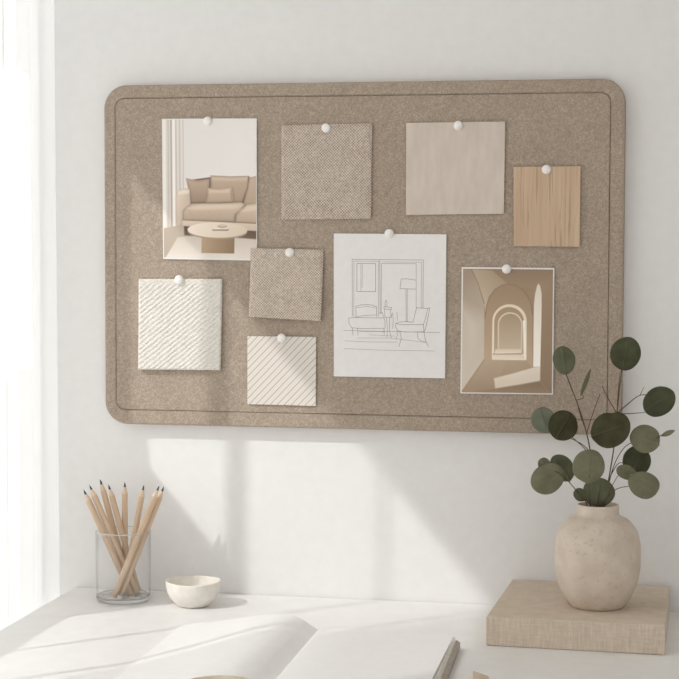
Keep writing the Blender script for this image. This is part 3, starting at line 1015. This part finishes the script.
for (b0, t0), lab in zip(PENCILS, PLAB):
    b0, t0 = Vector(b0), Vector(t0)
    d = (t0 - b0)
    L = d.length
    root = empty('pencil', b0)
    root.rotation_mode = 'QUATERNION'
    root.rotation_quaternion = Vector((0, 0, 1)).rotation_difference(d.normalized())
    tag(root, lab, 'pencil', 'wooden pencils in the glass')
    R_ = .0047
    bm = bmesh.new()
    lathe(bm, [(0, 0), (R_, 0), (R_, L - .0195), (R_ * .97, L - .0185)], 0, 0, 12)
    o = bm_obj('barrel', bm, M['pencil'], None, True); o.parent = root
    bm = bmesh.new()
    lathe(bm, [(R_ * .97, L - .0185), (R_ * .80, L - .0155), (.0019, L - .0085), (.0017, L - .0082)], 0, 0, 12)
    o = bm_obj('sharpened_cone', bm, M['tip'], None, True); o.parent = root
    bm = bmesh.new()
    lathe(bm, [(.00195, L - .0088), (.0012, L - .004), (0, L)], 0, 0, 12)
    o = bm_obj('lead', bm, M['lead'], None, True); o.parent = root

# ------------------------------------------------------------------ small bowl
BC = (.1645, -.102)
out = smooth_prof([(.0195, .7502), (.0245, .7525), (.0330, .761), (.0385, .7705), (.0408, .780), (.0415, .7875)], 5)
inn = smooth_prof([(.0395, .7880), (.0385, .781), (.0345, .7695), (.026, .7605), (.014, .7565)], 5)
bm = bmesh.new()


def bowl_wob(a, r, z):
    k = max(0, (z - .752) / .036)
    return r * (1 + .010 * k * math.sin(2 * a + .6) + .003 * k * math.sin(5 * a)), z + k * (.0006 * math.sin(2 * a + 1) + .0003 * math.sin(5 * a))


lathe(bm, [(0, .7502)] + out + [(.0406, .7889)] + inn + [(0, .7560)], 0, 0, 72, bowl_wob)
o = bm_obj('bowl', bm, M['glaze'], smooth=True)
o.data.transform(Matrix.Translation((0, 0, -.75)))
o.location = (BC[0], BC[1], .75)
tag(o, 'small cream handmade ceramic bowl on the desk, right of the glass', 'bowl')

# ------------------------------------------------------------------ open book
bk = tag(empty('open_book', (.389, -.38, .75)), 'open blank white book lying on the desk, pages bulging towards the spine', 'book')
Y0, Y1 = -.620, -.240
LEFT = smooth_prof([(.187, .7530), (.2351, .7588), (.2719, .7652), (.2953, .7694), (.3158, .7722), (.3347, .7738), (.3500, .7720),
                    (.3640, .7666), (.3740, .7604), (.3815, .7558), (.3864, .7532)], 5)
RIGHT = smooth_prof([(.3866, .7546), (.3920, .7562), (.402, .7574), (.4171, .7582), (.4386, .7577), (.4672, .7560), (.4985, .7545), (.54, .7535),
                     (.578, .7528)], 5)


def pages(name, prof, x_shift):
    bm = bmesh.new()
    n = 14
    rows = []
    for j in range(n + 1):
        t = j / n
        y = Y1 + (Y0 - Y1) * t
        rows.append([bm.verts.new((x + x_shift * t, y, z)) for x, z in prof])
    low = []
    for j in range(n + 1):
        t = j / n
        y = Y1 + (Y0 - Y1) * t
        low.append([bm.verts.new((x + x_shift * t, y, .7517)) for x, z in prof])
    m = len(prof)
    for j in range(n):
        for i in range(m - 1):
            bm.faces.new((rows[j][i], rows[j][i + 1], rows[j + 1][i + 1], rows[j + 1][i]))
            bm.faces.new((low[j][i], low[j + 1][i], low[j + 1][i + 1], low[j][i + 1]))
        bm.faces.new((rows[j][0], rows[j + 1][0], low[j + 1][0], low[j][0]))
        bm.faces.new((rows[j][-1], low[j][-1], low[j + 1][-1], rows[j + 1][-1]))
    for i in range(m - 1):
        bm.faces.new((rows[0][i], low[0][i], low[0][i + 1], rows[0][i + 1]))
        bm.faces.new((rows[-1][i], rows[-1][i + 1], low[-1][i + 1], low[-1][i]))
    return bm_obj(name, bm, M['page'], bk, True)


for nm, pr in (('left_pages', LEFT), ('right_pages', RIGHT)):
    o = pages(nm, pr, .006)
    o.data.set_sharp_from_angle(angle=math.radians(50))
box('cover', (.188, .580, Y0 + .001, Y1 - .001, .7502, .7517), M['page'], bk)

# ------------------------------------------------------------------ taupe pencil and wooden ruler lying in front
a, b = Vector((.5895, -.3050, .7562)), Vector((.5960, -.4950, .7562))
d = (b - a).normalized()
root = empty('pencil', a)
root.rotation_mode = 'QUATERNION'
root.rotation_quaternion = Vector((0, 0, 1)).rotation_difference(d)
tag(root, 'thick taupe hexagonal pencil lying on the desk at the right edge of the open book', 'pencil')
bm = bmesh.new()
lathe(bm, [(0, 0), (.0062, 0), (.0068, .0006), (.0068, .230), (.0066, .232)], 0, 0, 6)
bm.transform(Matrix.Rotation(math.radians(30), 4, 'Z'))
o = bm_obj('barrel', bm, M['bar'], None); o.parent = root
bm = bmesh.new()
lathe(bm, [(.0066, .232), (.0022, .252)], 0, 0, 12)
o = bm_obj('sharpened_cone', bm, M['tip'], None); o.parent = root
bm = bmesh.new()
lathe(bm, [(.0023, .2515), (0, .259)], 0, 0, 12)
o = bm_obj('lead', bm, M['lead'], None); o.parent = root

bm = bmesh.new()
pts = [(.6280, -.4385), (.6300, -.4375), (.6500, -.4590), (.6800, -.640), (.655, -.652)]
lo = [bm.verts.new((x, y, .7502)) for x, y in pts]
hi = [bm.verts.new((x, y, .7535)) for x, y in pts]
bm.faces.new(lo)
bm.faces.new(hi)
for i in range(len(pts)):
    j = (i + 1) % len(pts)
    bm.faces.new((lo[i], lo[j], hi[j], hi[i]))
o = bm_obj('ruler', bm, M['ruler'])
o.data.transform(Matrix.Translation((-.65, .53, -.75)))
o.location = (.65, -.53, .75)
tag(o, 'pale wooden ruler in front of the linen box, cut off by the bottom edge', 'ruler')

# ------------------------------------------------------------------ cup at the front
CC = (.364, -.708)
cup = tag(empty('cup', (CC[0], CC[1], .75)), 'cream cup before the open book, only its rim showing at the bottom edge', 'cup')
bm = bmesh.new()
lathe(bm, [(0, .7502), (.024, .7502), (.028, .7515)] + smooth_prof([(.034, .757), (.042, .769), (.0455, .781), (.0462, .789)], 5)
      + [(.0456, .7900), (.0446, .7896)] + smooth_prof([(.0440, .782), (.0405, .770), (.033, .760), (.02, .7555)], 5) + [(0, .7550)], CC[0], CC[1], 64)
bm_obj('cup_body', bm, M['cup'], cup, True)
bm = bmesh.new()
lathe(bm, [(0, .7800), (.0431, .7800), (.0425, .7790), (0, .7790)], CC[0], CC[1], 64)
bm_obj('coffee', bm, M['drink'], cup)

# ------------------------------------------------------------------ linen box
lb = bmesh.new()
add_box(lb, .6275, .8690, -.2765, -.004, .7502, .7905, .0016, 3)
o = bm_obj('linen_box', lb, M['linen'])
for v in o.data.vertices:                     # its right side leans in a little, its back edge sits a touch further right
    if v.co.x > .8:
        v.co.x += .0045 * (v.co.y + .2765) / .27 - .0006
        v.co.y -= .010 * (1 if v.co.y < -.2 else .35)
    elif v.co.y > -.1:
        v.co.x += .0105
o.data.transform(Matrix.Translation((-.75, .14, -.75)))
o.location = (.75, -.14, .75)
tag(o, 'flat taupe linen-covered box on the desk, under the vase', 'box')

# ------------------------------------------------------------------ vase
VC = (.7733, -.1788)
outp = smooth_prof([(.0320, .7907), (.0370, .7925), (.0460, .8045), (.0540, .8210), (.0591, .8420), (.0603, .8665), (.0587, .8845), (.0541, .8995),
                    (.0430, .9130), (.0318, .9188)], 6)
neck = [(.0298, .9205), (.0290, .9240), (.0290, .9320), (.0287, .9342), (.0272, .9352), (.0256, .9342), (.0250, .925), (.0265, .9175)]
innp = smooth_prof([(.040, .908), (.052, .892), (.0555, .868), (.052, .83), (.040, .805), (.02, .798)], 4)
bm = bmesh.new()
lathe(bm, [(0, .7907)] + outp + neck + innp + [(0, .7975)], 0, 0, 88)
o = bm_obj('vase', bm, M['vase'], smooth=True)
o.data.transform(Matrix.Translation((0, 0, -.7907)))
o.location = (VC[0], VC[1], .7907)
tag(o, 'round speckled beige clay vase with a short neck, standing on the linen box', 'vase')

# ------------------------------------------------------------------ eucalyptus
BLAB = {'A': 'tall eucalyptus branch leaning left, its top leaf at the corner of the corridor print',
        'B': 'tallest eucalyptus branch, its top leaf over the right edge of the pinboard',
        'C': 'eucalyptus branch reaching right with a lighter leaf and a small pointed tip leaf',
        'D': 'low eucalyptus branch bending right with one long pale leaf',
        'E': 'short eucalyptus branch in front with one large pale round leaf above the vase neck',
        'F': 'low eucalyptus branch reaching furthest left with a cluster of pale leaves',
        'G': 'shortest eucalyptus branch with one small leaf at the left of the vase mouth'}
UP = Vector((0, 0, 1))
RT = Vector((math.cos(.1885), math.sin(.1885), 0))
FW = Vector((-math.sin(.1885), math.cos(.1885), 0))
roots = {}
for br, lab in BLAB.items():
    roots[br] = tag(empty('eucalyptus_branch', (VC[0], VC[1], .80)), lab, 'branch', 'eucalyptus branches in the vase')
    bm = bmesh.new()
    for b_, r_, pts in STEMS:
        if b_ != br:
            continue
        pts = [Vector(p) for p in pts]
        if pts[0].z < .928 and abs(pts[0].x - VC[0]) < .03 and pts[0].y < -.15 and len(pts) > 2:
            p = pts[0]
            pts[0] = Vector((VC[0] + max(-.017, min(.017, p.x - VC[0])), VC[1] + max(-.012, min(.012, p.y - VC[1])), p.z))
            pts.insert(0, Vector((VC[0] - (pts[0].x - VC[0]) * .6, VC[1], .806)))
        tube(bm, pts, .00085 * r_, .00055 * r_, 7)
    bm_obj('stem', bm, M['stem'], roots[br], True)
for br, nm, c, a, b, ang, tone in LEAVES:
    c = Vector(c)
    th = math.radians(ang)
    eu = RT * math.cos(th) + UP * math.sin(th)
    ev = -RT * math.sin(th) + UP * math.cos(th)
    tu, tv = random.uniform(-.22, .22), random.uniform(-.22, .22)
    bm = bmesh.new()
    n, m = 44, 9
    thin = b < .006
    for side in (0, 1):
        rows = []
        cen = None
        for j in range(m + 1):
            ring = []
            for i in range(n):
                t = 2 * PI * i / n
                s = j / m
                u = math.cos(t)
                v = math.sin(t)
                if thin:
                    v *= (1 - .35 * u * u)
                else:
                    w = 1 + .07 * math.cos(t) - (.05 if nm in ('front', 'long') else .02) * math.cos(2 * t + .7)
                    w += .012 * math.sin(3 * t + a * 900) + .009 * math.sin(5 * t + b * 1300)
                    if nm == 'front':
                        w -= .10 * math.exp(-((t - 1.15) / .22) ** 2)
                    if u < -.90:
                        w += .03 * (-u - .90) / .1
                    u, v = u * w, v * w
                    if nm == 'long':
                        v *= 1 + .16 * u
                U_, V_ = u * a * s, v * b * s
                dep = tu * U_ + tv * V_ + 5.0 * (U_ ** 2 + V_ ** 2) * (1 if br in 'AEC' else .4) - .0012 * math.exp(-(V_ / .0016) ** 2) * (0 if thin else 1)
                dep += (.00035 if side else 0)
                ring.append((U_, V_, dep))
            rows.append(ring)
        vv = []
        for j, ring in enumerate(rows):
            if j == 0:
                U_, V_, dep = ring[0]
                vv.append([bm.verts.new(c + eu * U_ + ev * V_ + FW * dep)])
            else:
                vv.append([bm.verts.new(c + eu * U_ + ev * V_ + FW * dep) for U_, V_, dep in ring])
        for i in range(n):
            k = (i + 1) % n
            bm.faces.new((vv[0][0], vv[1][i], vv[1][k]) if not side else (vv[0][0], vv[1][k], vv[1][i]))
            for j in range(1, m):
                f = (vv[j][i], vv[j + 1][i], vv[j + 1][k], vv[j][k])
                bm.faces.new(f if not side else f[::-1])
        if side == 0:
            rim = vv[-1]
        else:
            for i in range(n):
                k = (i + 1) % n
                bm.faces.new((rim[i], vv[-1][i], vv[-1][k], rim[k]))
    leaf = bm_obj('leaf', bm, M['leaf_' + tone], roots[br], True)
    if not thin:
        bm = bmesh.new()
        mp = []
        for k in range(9):
            U_ = a * (-.97 + 1.62 * k / 8)
            V_ = b * .03 * math.sin(3.0 * k / 8)
            dep = tu * U_ + tv * V_ + 5.0 * (U_ ** 2 + V_ ** 2) * (1 if br in 'AEC' else .4) - .0012 * math.exp(-(V_ / .0016) ** 2)
            mp.append(c + eu * U_ + ev * V_ + FW * (dep - .0001))
        tube(bm, mp, .00042, .00012, 6, 2)
        bm_obj('midrib', bm, M['midrib_' + ('pale' if tone in ('sage', 'dusty') else 'dark')], leaf, True)

# ------------------------------------------------------------------ light
w = bpy.data.worlds.new('World')
S.world = w
w.use_nodes = True
bg = w.node_tree.nodes['Background']
bg.inputs['Color'].default_value = (1.0, .99, .975, 1)
bg.inputs['Strength'].default_value = 0.97

sun = bpy.data.lights.new('Sun', 'SUN')
sun.energy = 5.3
sun.color = (1.0, 1.0, .985)
sun.angle = math.radians(1.5)
so = bpy.data.objects.new('Sun', sun)
COL.objects.link(so)
so.location = (-2, -2, 3)
so.rotation_euler = Vector((1, 1, -1.17)).to_track_quat('-Z', 'Y').to_euler()

sky = bpy.data.lights.new('window_daylight', 'AREA')
sky.shape = 'RECTANGLE'
sky.size = 1.9
sky.size_y = 2.4
sky.energy = 4.5
sky.color = (.985, .992, 1.0)
ko = bpy.data.objects.new('window_daylight', sky)
COL.objects.link(ko)
ko.location = (-.45, -.90, 1.30)
ko.rotation_euler = Vector((1, 0.1, -.05)).to_track_quat('-Z', 'Z').to_euler()

# ------------------------------------------------------------------ camera
cd = bpy.data.cameras.new('Camera')
cd.sensor_width = 36
cd.lens = 36 * 1771.2 / 679
cd.clip_start = .05
cam = bpy.data.objects.new('Camera', cd)
COL.objects.link(cam)
cam.location = (.8785, -2.6688, 1.3047)
yaw, pitch, roll = .1885, .0565, .0029
f_ = Vector((-math.sin(yaw) * math.cos(pitch), math.cos(yaw) * math.cos(pitch), -math.sin(pitch)))
r_ = Vector((math.cos(yaw), math.sin(yaw), 0))
u_ = r_.cross(f_)
r2 = math.cos(roll) * r_ + math.sin(roll) * u_
u2 = -math.sin(roll) * r_ + math.cos(roll) * u_
cam.rotation_euler = Matrix((r2, u2, -f_)).transposed().to_euler()
S.camera = cam

S.view_settings.view_transform = 'Standard'
S.view_settings.look = 'None'
S.view_settings.gamma = 1
S.view_settings.use_curve_mapping = False
S.view_settings.exposure = 0.09
S.cycles.max_bounces = 12
S.cycles.diffuse_bounces = 6
S.cycles.transparent_max_bounces = 24
S.cycles.sample_clamp_indirect = 6
